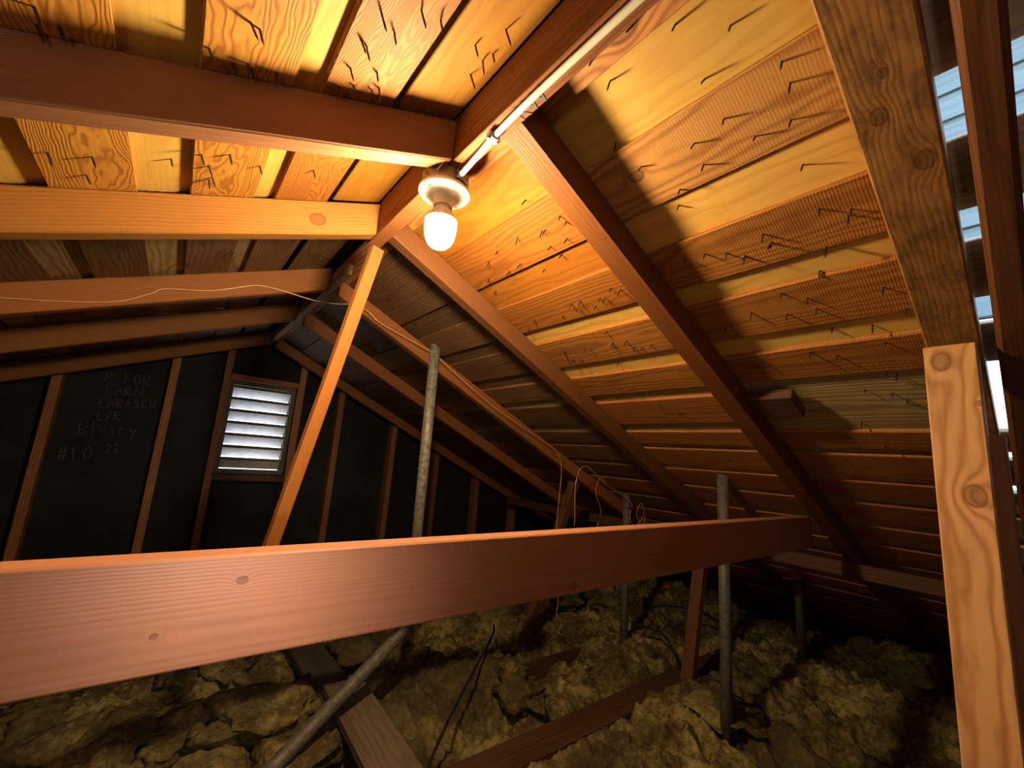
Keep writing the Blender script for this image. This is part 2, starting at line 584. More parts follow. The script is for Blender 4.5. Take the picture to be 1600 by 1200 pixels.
BY0, BY1, BX0, BX1 = -0.10, 0.10, 0.69, 1.95        # the open bay
roof_left = deck('roof_left', [ql(XL - 0.1, 0.40, Y0, Y1)], NLv)
roof_right = deck('roof_right', [qr(0.36, BX0, Y0, Y1), qr(BX1, XR + 0.1, Y0, Y1), qr(BX0, BX1, BY1, Y1), qr(BX0, BX1, Y0, BY0)], NRv)

NAIL = bpy.data.meshes.new('nail')
bm = bmesh.new()
add_tube(bm, [Vector((0, 0, 0)), Vector((0.0004, 0, 0.012)), Vector((0.0, 0, 0.0235)), Vector((0, 0, 0.0295))],
         lambda u: 0.00165 if u < 0.9 else 0.0003, 6, ref=Vector((1, 0, 0)))
bm.to_mesh(NAIL)
bm.free()
NAIL.materials.append(M['nail'])


def nail(board, base, n):
    d = (-n + Vector((rnd.uniform(-.22, .22), rnd.uniform(-.22, .22), rnd.uniform(-.1, .1)))).normalized()
    mw = frame(Vector(base) + n * 0.002, Vector((0, 1, 0.01)), d)
    s = rnd.uniform(0.6, 1.0)
    mw = mw @ Matrix.Diagonal((1, 1, s, 1))
    o = bpy.data.objects.new('nail', NAIL)
    C.objects.link(o)
    place(o, mw, board)


BOARDS = []


def board(side, x0, x1, y0, y1, mat, lift=0.0, th=0.0112, name='plank'):
    """one sheathing board lying along the ridge direction"""
    zf, n, par = (zl, NLv, roof_left) if side < 0 else (zr, NRv, roof_right)
    a = Vector((x0, 0, zf(x0)))
    b = Vector((x1, 0, zf(x1)))
    w = (b - a).length
    mid = (a + b) / 2 + n * (lift + th / 2)
    o = bar(name, (mid.x, y0, mid.z), (mid.x, y1, mid.z), w, th, M[mat], ez=n, bevel=0.0018, parent=par, wob=0.0018)
    BOARDS.append((side, x0, x1, y0, y1, lift, o))
    return o


cuts = (0.59, 1.165, 1.79, 2.43)

# right slope: brown boards on the rafters, pale infill boards laid over the gaps
right_brown = [(0.405, 0.472), (0.588, 0.718), (0.812, 0.930), (0.992, 1.122), (1.190, 1.302), (1.352, 1.500), (1.560, 1.652),
               (1.690, 1.822), (1.866, 1.99), (2.03, 2.17), (2.23, 2.37), (2.42, 2.56), (2.62, 2.76), (2.82, 2.96), (3.02, 3.16),
               (3.22, 3.36), (3.42, 3.56), (3.62, 3.76), (3.82, 3.96), (4.02, 4.16)]
for i, (a, b) in enumerate(right_brown):
    if i == 0:
        board(1, a, b, Y0, Y1 - 0.02, 'knotty')
        continue
    board(1, a, b, Y0, BY0 if i == 5 else 0.097, 'near')
    far = 1.172 if i < 9 else cuts[(i * 2 + 1) % 4]
    if i == 5:                                      # this board is missing up to the long rafter
        board(1, a, b, 0.59, far, 'brown')
    else:
        if i in (1, 2):
            board(1, a, b, 0.101, 0.588, 'plugged' if i == 1 else 'brown')
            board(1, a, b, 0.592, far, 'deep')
        else:
            board(1, a, b, 0.101, far, 'brown')
    board(1, a, b, far + 0.004, Y1 - 0.02, 'shaded')
for i in range(len(right_brown) - 1):
    a, b = right_brown[i][1], right_brown[i + 1][0]
    if i == 4:                       # here a board is missing up to the second rafter
        board(1, 1.285, 1.575, BY1, 0.60, 'grey', 0.0115, 0.018, 'infill_board')
        board(1, a - .015, b + .015, 0.603, Y1 - 0.02, 'grey', 0.0115, 0.018, 'infill_board')
        board(1, 1.285, 1.575, Y0, BY0, 'grey', 0.0115, 0.018, 'infill_board')
        continue
    if i == 5:
        board(1, a - .015, b + .015, 0.603, Y1 - 0.02, 'grey', 0.0115, 0.018, 'infill_board')
        continue
    m = 'pale' if i < 5 else 'grey'
    y_in = Y0
    if BX0 < (a + b) / 2 < BX1:                     # open over the bay beside the camera
        board(1, a - .015, b + .015, Y0, BY0, m, 0.0115, 0.018, 'infill_board')
        y_in = BY1
    board(1, a - .015, b + .015, y_in, 0.60, m, 0.0115, 0.018, 'infill_board')
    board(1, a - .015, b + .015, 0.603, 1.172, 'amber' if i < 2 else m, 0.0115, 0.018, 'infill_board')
    board(1, a - .015, b + .015, 1.175, Y1 - 0.02, 'shaded', 0.0115, 0.018, 'infill_board')

# left slope
left_brown = [(0.2420, 0.3660, 'golden'), (0.102, 0.222, 'wavy_deep'), (-0.056, 0.060, 'wavy'), (-0.262, -0.139, 'wavy'), (-0.460, -0.342, 'brown')]
x = -0.66
while x > XL + 0.1:
    left_brown.append((x, x + 0.122, 'brown'))
    x -= 0.2
for i, (a, b, m) in enumerate(left_brown):
    c = 1.168
    board(-1, a, b, Y0, c - 0.002, m, 0.0115 if i == 0 else 0.0, 0.018 if i == 0 else 0.0112)
    board(-1, a, b, c + 0.002, Y1 - 0.02, 'shaded')
for i in range(1, len(left_brown) - 1):
    a, b = left_brown[i + 1][1], left_brown[i][0]
    c = 1.168
    board(-1, a - .015, b + .015, Y0, c - 0.002, 'pale', 0.0115, 0.018, 'infill_board')
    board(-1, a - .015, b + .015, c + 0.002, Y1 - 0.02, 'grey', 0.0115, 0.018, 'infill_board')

NR = [(0.486, 0.297), (0.53, 0.236), (0.57, 0.295), (0.49, 0.424), (0.603, 0.195), (0.634, 0.195), (0.683, 0.211), (0.681, 0.263), (0.632, 0.292), (0.644, 0.351), (0.634, 0.454), (0.684, 0.354), (0.706, 0.414), (0.764, 0.223), (0.74, 0.439), (0.576, 0.477), (0.845, 0.223), (0.875, 0.188), (0.865, 0.182), (0.857, 0.322), (0.88, 0.316), (0.894, 0.373), (0.929, 0.237), (0.986, 0.267), (0.45, 0.348), (0.448, 0.424), (0.853, 0.486), (0.858, 0.441), (0.872, 0.401), (0.892, 0.372), (0.882, 0.318), (0.926, 0.237), (0.986, 0.266), (1.01, 0.345), (1.038, 0.304), (1.052, 0.179), (1.046, 0.424), (1.073, 0.355), (1.073, 0.298), (1.149, 0.292), (1.158, 0.221), (1.205, 0.209), (1.117, 0.159), (1.206, 0.352), (1.31, 0.338), (1.319, 0.232), (1.329, 0.215), (1.381, 0.287), (1.402, 0.238), (1.428, 0.216), (1.527, 0.331), (1.216, 0.466), (1.079, 0.499), (1.23, 0.304), (0.574, 0.746), (0.64, 0.686), (0.658, 0.682), (0.65, 0.759), (0.652, 0.749), (0.636, 0.842), (0.695, 0.714), (0.695, 0.772), (0.702, 0.905), (0.707, 0.963), (0.733, 0.773), (0.75, 0.86), (0.70, 1.061), (0.752, 1.098), (0.655, 1.001), (0.641, 0.939), (0.865, 0.709), (0.886, 0.763), (0.889, 0.745), (0.907, 0.795), (0.872, 0.862), (0.874, 0.828), (0.906, 0.85), (0.879, 0.686), (0.889, 1.047), (0.915, 1.106), (0.906, 0.928), (1.003, 0.832), (1.047, 1.057), (1.048, 0.966), (1.059, 0.941), (1.056, 0.851), (1.053, 0.844), (1.056, 0.795), (1.085, 0.787), (1.094, 0.765), (1.09, 0.728), (1.095, 1.054), (1.097, 1.019), (1.152, 0.9), (1.27, 0.975), (1.276, 0.928), (1.384, 0.887), (1.44, 0.836), (1.63, 0.30), (1.72, 0.42), (1.75, 0.8), (1.93, 0.5)]
NL = [(-0.204, 0.681), (-0.207, 0.71), (-0.189, 0.705), (-0.009, 0.616), (0.002, 0.623), (-0.049, 0.682), (-0.02, 0.702), (-0.003, 0.695), (0.002, 0.706), (0.034, 0.7), (-0.193, 1.019), (-0.208, 1.09), (-0.086, 1.022), (-0.244, 1.017), (-0.045, 0.972), (-0.032, 1.014), (-0.002, 0.961), (-0.028, 1.072), (-0.024, 1.061), (0.051, 0.994), (0.152, 0.991), (-0.186, 1.472), (-0.055, 1.638), (0.05, 1.54), (-0.022, 1.457), (0.131, 0.532), (0.179, 0.508), (0.161, 0.559), (0.125, 0.593), (0.134, 0.599), (0.127, 0.652), (0.168, 0.647), (0.125, 0.7), (0.144, 0.69), (0.173, 0.69), (0.184, 0.682), (0.294, 0.544), (0.326, 0.569), (0.333, 0.549), (0.321, 0.496), (0.324, 0.607), (0.211, 0.512)]


def drive(side, x, y):
    zf, n = (zl, NLv) if side < 0 else (zr, NRv)
    best = None
    for (s, x0, x1, y0, y1, lift, o) in BOARDS:
        if s == side and x0 - 1e-4 <= x <= x1 + 1e-4 and y0 <= y <= y1 and (best is None or lift < best[0]):
            best = (lift, o)
    if best:
        nail(best[1], Vector((x, y, zf(x))) + n * best[0], n)


for x, y in NR:
    drive(1, x, y)
for x, y in NL:
    drive(-1, x, y)

# ------------------------------------------------------------------ walls, floor
bm = bmesh.new()
VX0, VX1, VZ0, VZ1 = 0.262, 0.604, 0.995, 1.535       # opening for the vent


def gable(bm, y0, y1, holes):
    def zt(x):
        return (zl(x) if x < 0.38 else zr(x)) + 0.055
    xs = [XL, VX0, 0.38, VX1, XR] if holes else [XL, 0.38, XR]
    for a, b in zip(xs, xs[1:]):
        spans = [((0, 0), None)]
        if holes and a >= VX0 - 1e-6 and b <= VX1 + 1e-6:
            add_hexa(bm, [(a, y0, 0), (b, y0, 0), (b, y1, 0), (a, y1, 0), (a, y0, VZ0), (b, y0, VZ0), (b, y1, VZ0), (a, y1, VZ0)])
            add_hexa(bm, [(a, y0, VZ1), (b, y0, VZ1), (b, y1, VZ1), (a, y1, VZ1), (a, y0, zt(a)), (b, y0, zt(b)), (b, y1, zt(b)), (a, y1, zt(a))])
        else:
            add_hexa(bm, [(a, y0, 0), (b, y0, 0), (b, y1, 0), (a, y1, 0), (a, y0, zt(a)), (b, y0, zt(b)), (b, y1, zt(b)), (a, y1, zt(a))])


gable(bm, 3.30, 3.32, True)
wall_back = structure(link('wall_back', bm, M['black']))
bm = bmesh.new()
gable(bm, -2.02, -2.0, False)
structure(link('wall_front', bm, M['black']))
bm = bmesh.new()
add_box(bm, (XL - 0.02, Y0, 0), (XL, Y1, zl(XL) + 0.04))
structure(link('wall_left', bm, M['black']))
bm = bmesh.new()
add_box(bm, (XR, Y0, 0), (XR + 0.02, Y1, zr(XR) + 0.04))
structure(link('wall_right', bm, M['black']))
bm = bmesh.new()
add_box(bm, (XL, Y0, -0.02), (XR, Y1, 0.0))
structure(link('floor', bm, M['plaster']))

# siding boards of the taller wall outside, seen through the open bay
bm = bmesh.new()
add_box(bm, (2.34, -1.2, 1.86), (2.36, 0.7, 3.6))
sid = structure(link('wall_outside', bm, M['felt']))
z = 1.86
while z < 3.58:
    prism('siding_board', [(2.338, -1.2, z), (2.318, -1.2, z), (2.333, -1.2, z + 0.135), (2.338, -1.2, z + 0.135)],
          (0, 1.9, 0), (0, 1, 0), (-1, 0, 0), M['siding'], 0.002, sid)
    z += 0.125


def text(name, body, size, mw, mat, parent, depth=0.0004):
    cu = bpy.data.curves.new(name, 'FONT')
    cu.body = body
    cu.size = size
    cu.extrude = depth
    tmp = bpy.data.objects.new(name, cu)
    C.objects.link(tmp)
    bpy.context.view_layer.update()
    me = bpy.data.meshes.new_from_object(tmp.evaluated_get(bpy.context.evaluated_depsgraph_get()))
    bpy.data.objects.remove(tmp)
    me.materials.clear()
    me.materials.append(mat)
    o = bpy.data.objects.new(name, me)
    C.objects.link(o)
    return place(o, mw, parent)


def on_gable(x, z, tilt=0.0):
    return frame((x, 3.2985, z), (math.cos(tilt), 0, math.sin(tilt)), (0, -1, 0))


GLYPH = {
    'P': [[(0, 0), (.05, 1)], [(.02, .95), (.45, .98), (.55, .75), (.4, .52), (.05, .48)]],
    'F': [[(.05, 0), (.02, 1), (.55, .97)], [(.04, .55), (.42, .57)]],
    'O': [[(.3, 1), (.05, .8), (.02, .3), (.25, .02), (.5, .2), (.55, .7), (.3, 1)]],
    'R': [[(.05, 0), (.02, 1), (.45, .95), (.5, .65), (.08, .5), (.58, .02)]],
    'A': [[(0, 0), (.3, 1), (.58, .02)], [(.12, .4), (.48, .42)]],
    'I': [[(.15, 0), (.2, 1)]],
    'E': [[(.5, .98), (.05, .95), (.02, .03), (.5, 0)], [(.05, .5), (.4, .52)]],
    'S': [[(.5, .9), (.2, 1), (.05, .75), (.45, .4), (.4, .08), (.02, .08)]],
    'C': [[(.52, .85), (.25, 1), (.03, .6), (.1, .1), (.5, .1)]],
    'H': [[(.03, 0), (.05, 1)], [(.5, 1), (.48, 0)], [(.05, .5), (.48, .52)]],
    'L': [[(.05, 1), (.03, .02), (.5, 0)]],
    '/': [[(0, -.1), (.45, 1.05)]],
    'b': [[(.05, 1), (.03, .05), (.35, .0), (.42, .35), (.06, .42)]],
    'l': [[(.12, 1), (.15, .02)]],
    'v': [[(0, .6), (.2, 0), (.45, .65)]],
    'i': [[(.12, .55), (.14, 0)]],
    'c': [[(.4, .5), (.15, .58), (.03, .25), (.15, 0), (.4, .08)]],
    'y': [[(0, .55), (.22, .1)], [(.5, .6), (.1, -.45)]],
    '#': [[(.15, 0), (.25, 1)], [(.4, 0), (.5, 1)], [(.0, .35), (.6, .38)], [(.05, .68), (.65, .7)]],
    '1': [[(.05, .8), (.2, 1), (.2, 0)]],
    '0': [[(.3, 1), (.05, .6), (.15, .05), (.45, .1), (.55, .7), (.3, 1)]],
    '2': [[(.03, .8), (.25, 1), (.5, .75), (.05, .05), (.55, .03)]],
}
for body, size, x, z, tl in (('P FOR', 0.058, -0.345, 1.452, 0.03), ('FARIA', 0.055, -0.33, 1.386, 0.0), ('EARASCH', 0.052, -0.345, 1.305, 0.09),
                             ('L/R', 0.050, -0.34, 1.235, 0.06), ('blvicy', 0.070, -0.40, 1.150, 0.06), ('#10', 0.07, -0.455, 1.005, 0.10),
                             ('22', 0.050, -0.275, 1.055, 0.10)):
    bm = bmesh.new()
    cx = 0.0
    for ch in body:
        for st in GLYPH.get(ch, []):
            add_tube(bm, [Vector((cx + u * size * .82, w * size, 0)) for u, w in st], 0.0026, 4, 0.25, Vector((0, 0, 1)))
        cx += size * (0.45 if ch in 'Iil' else 0.7)
    link('chalk_writing', bm, M['chalk'], on_gable(x, z, tl), wall_back)

# ------------------------------------------------------------------ ridge, rafters
def rafter_left(y, th, label, mat='rafter', x1=0.362):
    x0 = XL + 0.02
    o = prism('rafter', [(x0, y, rl(x0)), (x1, y, rl(x1)), (x1, y, zl(x1) - .0005), (x0, y, zl(x0) - .0005)], (0, th, 0),
              (1, 0, SL), (-SL, 0, 1), M[mat], 0.0035)
    return tag(o, label, 'rafter', 'rafters of the left slope')


def rafter_right(y, th, label, mat='rafter', x0=0.404, bevel=0.0035, y_end=None):
    x1 = XR - 0.02
    o = prism('rafter', [(x0, y, rr(x0)), (x0, y, zr(x0) - .0005), (x1, y, zr(x1) - .0005), (x1, y, rr(x1))], (0, th, 0),
              (1, 0, -SR), (SR, 0, 1), M[mat], bevel)
    return tag(o, label, 'rafter', 'rafters of the right slope')


ridge = bar('ridge_beam', (0.3825, -1.98, 1.853), (0.3825, 1.227, 1.853), 0.039, 0.106, M['ridge'], bevel=0.0015)
tag(ridge, 'brown ridge beam above the bulb with white cable stapled to its underside', 'beam')
mw = frame((0.3985, 0.50, 1.7996), (0, -1, 0), (0, 0, -1))
text('grade_stamp', 'RW', 0.047, frame((0.4015, 0.545, 1.7996), (0, -1, 0), (0, 0, -1)), M['ink'], ridge)

ridge2 = bar('ridge_board', (0.4195, 1.60, 1.861), (0.4195, 3.28, 1.861), 0.03, 0.045, M['grey'], bevel=0.0015)
tag(ridge2, 'short grey ridge board running to the black gable wall above the vent', 'beam')

rafter_left(0.722, 0.042, 'dark fine grained left rafter ending beside the lamp box, nearest the camera', 'rafter_grey')
rafter_left(1.146, 0.044, 'brightly lit orange left rafter with a round knot near its upper end', 'rafter_light')
rafter_left(1.765, 0.044, 'dim brown left rafter with the thin copper wire strung across it', 'rafter', 0.403)
rafter_left(2.36, 0.044, 'dim brown left rafter between the wired rafter and the one at the black wall', 'rafter', 0.403)
rafter_left(3.13, 0.044, 'dark left rafter at the black gable wall, resting on the studs', 'rafter', 0.403)

rafter_right(0.558, 0.060, 'long right rafter with bright orange underside and dark face, just right of the lamp', 'rafter_under', bevel=0.003)
rafter_right(1.150, 0.046, 'right rafter running down from the end of the ridge beam behind the bulb', 'rafter_red')
rafter_right(1.765, 0.044, 'right rafter with the copper wire sagging along it beside the grey pipe top', 'rafter', 0.44)
rafter_right(2.36, 0.044, 'dim right rafter second from the black gable wall', 'rafter', 0.44)
rafter_right(3.13, 0.044, 'dark right rafter lying against the black gable wall above the studs', 'rafter', 0.44)

# the two rafters beside the camera
def rafter_skew(xa, xb, ya0, ya1, yb0, yb1, mat, bevel, label):
    mw = frame((xa, ya0, rr(xa)), (1, 0, -SR), (SR, 0, 1))
    inv = mw.inverted()
    bm = bmesh.new()
    add_hexa(bm, [inv @ Vector(p) for p in ((xa, ya0, rr(xa)), (xb, yb0, rr(xb)), (xb, yb1, rr(xb)), (xa, ya1, rr(xa)),
                                           (xa, ya0, zr(xa) - .001), (xb, yb0, zr(xb) - .001), (xb, yb1, zr(xb) - .001), (xa, ya1, zr(xa) - .001))])
    bev(bm, bevel)
    return tag(link('rafter', bm, M[mat], mw), label, 'rafter', 'rafters of the right slope')


rafter_skew(0.404, 1.80, 0.0465, 0.1335, 0.0795, 0.1405, 'rafter_near', 0.003,
            'wide stained rafter overhead beside the camera, resting on the knotty post')
o = rafter_skew(0.404, XR - 0.02, -0.019, 0.0205, 0.090, 0.150, 'rafter_red', 0.0075,
            'dark rafter at the right picture edge with one thin lit orange arris')
o.location.z -= 0.013                               # it sags a little below its neighbour

# ------------------------------------------------------------------ tie beam, strut, posts, purlin
o = bar('tie_beam', (-1.9, 0.645, 1.0), (2.06, 0.645, 1.0), 0.040, 0.120, M['tie'], bevel=0.0025)
tag(o, 'big reddish brown tie beam crossing the whole attic in front of the camera', 'beam')
sb = bar('strongback', (-1.2, 1.50, 0.79), (1.3, 1.50, 0.79), 0.04, 0.07, M['joist'])
tag(sb, 'dark strongback beam hidden behind the reddish tie beam, under the leaning strut', 'beam')
o = bar('strut', (0.270, 1.463, 0.826), (0.397, 1.232, 1.802), 0.020, 0.040, M['strut'], ez=(0.95, 0.3, 0.0), bevel=0.002)
tag(o, 'bright orange strut leaning down from the end of the ridge beam', 'strut')

pf = thing('post', (1.14, 0.105, 0.0), 'knotty pale brown post at the right, carrying the wide stained rafter', 'post')
bar('post_body', (1.141, 0.1045, 0.0), (1.141, 0.1045, 1.474), 0.072, 0.040, M['post'], ez=(-1, 0, 0), bevel=0.0025, parent=pf)
o = bar('post', (1.215, 0.066, 0.0), (1.215, 0.066, 1.31), 0.030, 0.05, M['stud'], ez=(-1, 0, 0), bevel=0.002)
tag(o, 'dull brown shorter post standing behind the right edge of the knotty post', 'post')

o = bar('purlin', (2.47, 0.12, 0.824), (2.47, 3.1, 0.824), 0.04, 0.062, M['joist'])
tag(o, 'low dark brown purlin under the feet of the right rafters', 'beam')
o = bar('block', (1.372, 0.435, 1.4125), (1.372, 0.556, 1.4125), 0.105, 0.032, M['joist'], ez=NRv, bevel=0.003)
o.location.z += 0.003
tag(o, 'short dark wooden block sticking out from the long right rafter under the boards', 'block')

o = bar('brace', (1.80, 2.05, 0.05), (1.96, 1.83, 1.085), 0.05, 0.05, M['brace'], ez=(0, -1, 0))
tag(o, 'short brown brace seen below the tie beam left of its grain knot', 'brace')
o = bar('brace', (2.16, 1.222, 0.04), (2.36, 1.222, 0.90), 0.045, 0.06, M['brace'], ez=(0, -1, 0))
tag(o, 'reddish brown brace standing just left of the tall grey pipe on the insulation', 'brace')

# ------------------------------------------------------------------ gable studs and vent
studs = [(-0.52, 'leftmost wall stud on the black gable wall, left of the chalk writing'),
         (-0.047, 'wall stud on the black gable wall between chalk writing and vent'),
         (0.216, 'wall stud along the left side of the louver vent'),
         (0.655, 'wall stud along the right side of the louver vent'),
         (0.935, 'wall stud on black wall, first one right of the leaning strut'),
         (1.37, 'wall stud on black wall just left of the tall weathered pipe'),
         (1.77, 'wall stud on black wall just right of the tall weathered pipe'),
         (2.20, 'wall stud on black wall, second one right of the weathered pipe'),
         (2.64, 'short dim wall stud at the low right end of the black gable wall'),
         (-1.0, 'wall stud on the black wall at the far left picture edge')]
for x, lab in studs:
    top = (rl(x) if x < 0.38 else rr(x)) - 0.001
    o = bar('stud', (x, 3.257, 0.0), (x, 3.257, top + 0.06), 0.084, 0.040, M['stud'], ez=(1, 0, 0))
    tag(o, lab, 'stud', 'studs of the gable wall')
    for p in (o,):
        pass

v = thing('louver_vent', (0.433, 3.30, 0.975), 'white louver vent letting daylight through the black gable wall', 'vent')
bm = bmesh.new()
add_box(bm, (0.238, 3.255, VZ0 - 0.025), (0.262, 3.33, VZ1 + 0.025))
add_box(bm, (0.604, 3.255, VZ0 - 0.025), (0.628, 3.33, VZ1 + 0.025))
add_box(bm, (0.262, 3.255, VZ1), (0.604, 3.33, VZ1 + 0.025))
add_box(bm, (0.262, 3.255, VZ0 - 0.025), (0.604, 3.33, VZ0))
link('vent_frame', bm, M['vent_frame'], parent=v)
NS = 7
pitch = (VZ1 - VZ0) / NS
for i in range(NS):
    zt = VZ0 + pitch * (i + 1)
    so = prism('slat', [(0.263, 3.268, zt - 0.001), (0.263, 3.3275, zt - 0.069), (0.263, 3.3275, zt - 0.072), (0.263, 3.268, zt - 0.019)],
               (0.340, 0, 0), (1, 0, 0), (0, -0.7, 0.7), M['louver'], 0.0, v)
    so.data.materials.append(M['vent_frame'])
    m3 = WORLD[so].to_3x3()
    for p in so.data.polygons:
        if (m3 @ p.normal).y < -0.98:               # shade on the folded lip towards the attic, painted dark
            p.material_index = 1
o = bar('header', (0.238, 3.235, VZ1 + 0.045), (0.634, 3.235, VZ1 + 0.045), 0.035, 0.035, M['stud'])
tag(o, 'short brown header nailed between two studs above the louver vent', 'header')
o = bar('sill', (0.238, 3.24, VZ0 - 0.048), (0.634, 3.24, VZ0 - 0.048), 0.035, 0.04, M['joist'])
tag(o, 'dark wooden sill between two studs below the louver vent', 'sill')

# ------------------------------------------------------------------ lamp
LX, LY = 0.382, 0.787
L = thing('ceiling_lamp', (LX, LY, 1.80), 'round white porcelain lampholder on a steel box under the ridge beam', 'lamp')
bx = lathe('junction_box', [(0.0, 1.7995), (0.0495, 1.7995), (0.0515, 1.797), (0.0515, 1.7705), (0.0, 1.7705)], M['box'], (LX, LY, 0), 40, L)
ho = lathe('lampholder', [(0.0, 1.7704), (0.0545, 1.7704), (0.0570, 1.767), (0.0570, 1.7625), (0.0545, 1.7595), (0.045, 1.7565),
                          (0.036, 1.7545), (0.028, 1.751), (0.0235, 1.745), (0.0215, 1.7305), (0.0205, 1.7300), (0.0, 1.7300)],
           M['porcelain'], (LX, LY, 0), 48, L)
for a in (0.35, 0.35 + math.pi):
    lathe('screw', [(0.0, 1.7575), (0.0042, 1.7575), (0.0042, 1.7545), (0.0026, 1.7532), (0.0, 1.7530)], M['zinc'],
          (LX + 0.043 * math.cos(a), LY + 0.043 * math.sin(a), 0), 12, ho)
cl = thing_cl = bar('cable_clamp', (LX - 0.006, LY - 0.0515, 1.781), (LX + 0.026, LY - 0.0475, 1.781), 0.020, 0.022, M['clamp'], bevel=0.003, parent=L)
tube('clamp_screw', [(LX - 0.002, LY - 0.055, 1.787), (LX - 0.002, LY - 0.055, 1.800)], 0.0022, M['zinc'], 8, parent=cl, straight=True)
tube('mounting_tab', [(LX - 0.040, LY - 0.040, 1.780), (LX - 0.034, LY - 0.052, 1.799), (LX - 0.030, LY - 0.056, 1.815), (LX - 0.026, LY - 0.052, 1.822)],
     0.0022, M['zinc'], 6, parent=L)
tube('side_screw', [(LX - 0.0500, LY - 0.010, 1.783), (LX - 0.058, LY - 0.012, 1.783)], 0.003, M['zinc'], 8, parent=L, straight=True)

B = thing('light_bulb', (LX, LY, 1.63), 'glowing white bulb with finned collar screwed into the porcelain lampholder', 'bulb')
lathe('globe', [(0.0346, 1.6960), (0.0346, 1.692), (0.0344, 1.682), (0.0336, 1.672), (0.0320, 1.662), (0.0293, 1.653), (0.0250, 1.6445),
                (0.0182, 1.6378), (0.009, 1.6343), (0.0, 1.6334)], M['bulb'], (LX, LY, 0), 40, B)
hs = lathe('collar', [(0.0, 1.7298), (0.0150, 1.7298), (0.0170, 1.725), (0.0190, 1.718), (0.0240, 1.709), (0.0295, 1.701), (0.0345, 1.6965), (0.0, 1.6965)],
           M['plastic'], (LX, LY, 0), 32, B)
for k in range(18):
    a = 2 * math.pi * k / 18
    ca, sa = math.cos(a), math.sin(a)
    P = lambda r, z: (LX + ca * r, LY + sa * r, z)
    prism('fin', [P(0.0165, 1.7235), P(0.0215, 1.7185), P(0.0335, 1.7005), P(0.0352, 1.6962), P(0.0270, 1.7000)],
          (-sa * 0.0018, ca * 0.0018, 0), (ca, sa, 0), (0, 0, 1), M['plastic'], 0.0, hs)

# ------------------------------------------------------------------ cable
cab = tube('cable', [(0.379, -1.5, 1.795), (0.379, -0.4, 1.795), (0.377, 0.29, 1.7947), (0.3765, 0.42, 1.7948), (0.3775, 0.52, 1.7946),
                     (0.381, 0.605, 1.7938), (0.384, 0.64, 1.793), (0.386, 0.68, 1.789), (0.386, 0.715, 1.783), (0.386, 0.735, 1.781)],
           0.0062, M['cable'], 12, 8, 0.72)
tag(cab, 'white electric cable running along the ridge beam underside to the lamp', 'cable')
bm = bmesh.new()
add_box(bm, (-0.0115, -0.0065, -0.0125), (0.0115, 0.0065, -0.0085))
add_box(bm, (-0.0115, -0.0065, -0.0125), (-0.0080, 0.0065, 0.0))
add_box(bm, (0.0080, -0.0065, -0.0125), (0.0115, 0.0065, 0.0))
st = link('cable_staple', bm, M['plastic'], frame((0.381, 0.606, 1.7995), (1, -0.03, 0), (0, 0, 1)), cab)
for s in (-1, 1):
    lathe('staple_nail', [(0.0, 0.0008), (0.0034, 0.0008), (0.0034, -0.0016), (0.0, -0.0024)], M['zinc'], (0.381 + s * 0.0098, 0.606, 1.7868), 10, st)

# ------------------------------------------------------------------ copper wire
wp = [(-0.75, 1.758, 1.47), (-0.42, 1.758, 1.523), (-0.305, 1.758, 1.552), (-0.202, 1.758, 1.588), (-0.135, 1.758, 1.629), (-0.088, 1.757, 1.653),
      (0.021, 1.757, 1.692), (0.098, 1.757, 1.732), (0.165, 1.757, 1.746), (0.227, 1.757, 1.754), (0.338, 1.75, 1.755), (0.434, 1.745, 1.758),
      (0.489, 1.745, 1.766), (0.55, 1.745, 1.764), (0.624, 1.74, 1.731), (0.748, 1.73, 1.681), (0.864, 1.72, 1.639), (0.951, 1.72, 1.605),
      (1.185, 1.72, 1.473), (1.356, 1.72, 1.387), (1.589, 1.72, 1.302), (1.69, 1.72, 1.257), (1.727, 1.72, 1.17), (1.736, 1.72, 0.996), (1.72, 1.72, 0.83),
      (1.76, 1.72, 0.76), (1.72, 1.72, 0.70)]
wp = [(x + 0.008 * math.sin(i * 2.1), y, z + 0.006 * math.sin(i * 1.7)) for i, (x, y, z) in enumerate(wp)]
o = tube('copper_wire', wp, 0.0019, M['copper'], 6, 6)
tag(o, 'long thin copper wire strung under the rafters from the left, then hanging down', 'wire')
lp = [(1.69, 1.6, 0.80), (1.73, 1.6, 0.873), (1.727, 1.6, 0.978), (1.725, 1.6, 1.077), (1.749, 1.6, 1.162), (1.798, 1.6, 1.188), (1.852, 1.6, 1.166),
      (1.966, 1.6, 1.099), (2.146, 1.6, 1.029), (2.21, 1.59, 0.98), (2.18, 1.58, 0.90), (2.25, 1.58, 0.86), (2.32, 1.58, 0.93), (2.29, 1.58, 0.99),
      (2.24, 1.575, 0.93), (2.30, 1.575, 0.86), (2.34, 1.58, 0.92)]
o = tube('copper_wire', lp, 0.0019, M['copper'], 6, 6)
tag(o, 'looped copper wire hanging in the dark and coiled at the short pipe', 'wire')
o = tube('copper_wire', [(1.84, 1.55, 0.84), (1.88, 1.55, 0.95), (1.83, 1.55, 1.06), (1.87, 1.55, 1.13), (1.92, 1.55, 1.10)], 0.0012, M['copper'], 6, 6)
tag(o, 'small hooked end of copper wire inside the larger hanging wire loop', 'wire')
o = tube('copper_wire', [(1.52, 1.5, 0.62), (1.54, 1.5, 0.56), (1.53, 1.5, 0.50), (1.57, 1.5, 0.46), (1.55, 1.5, 0.42), (1.60, 1.5, 0.40)], 0.0012, M['copper'], 6, 6)
tag(o, 'thin curly wire end dangling below the tie beam', 'wire')

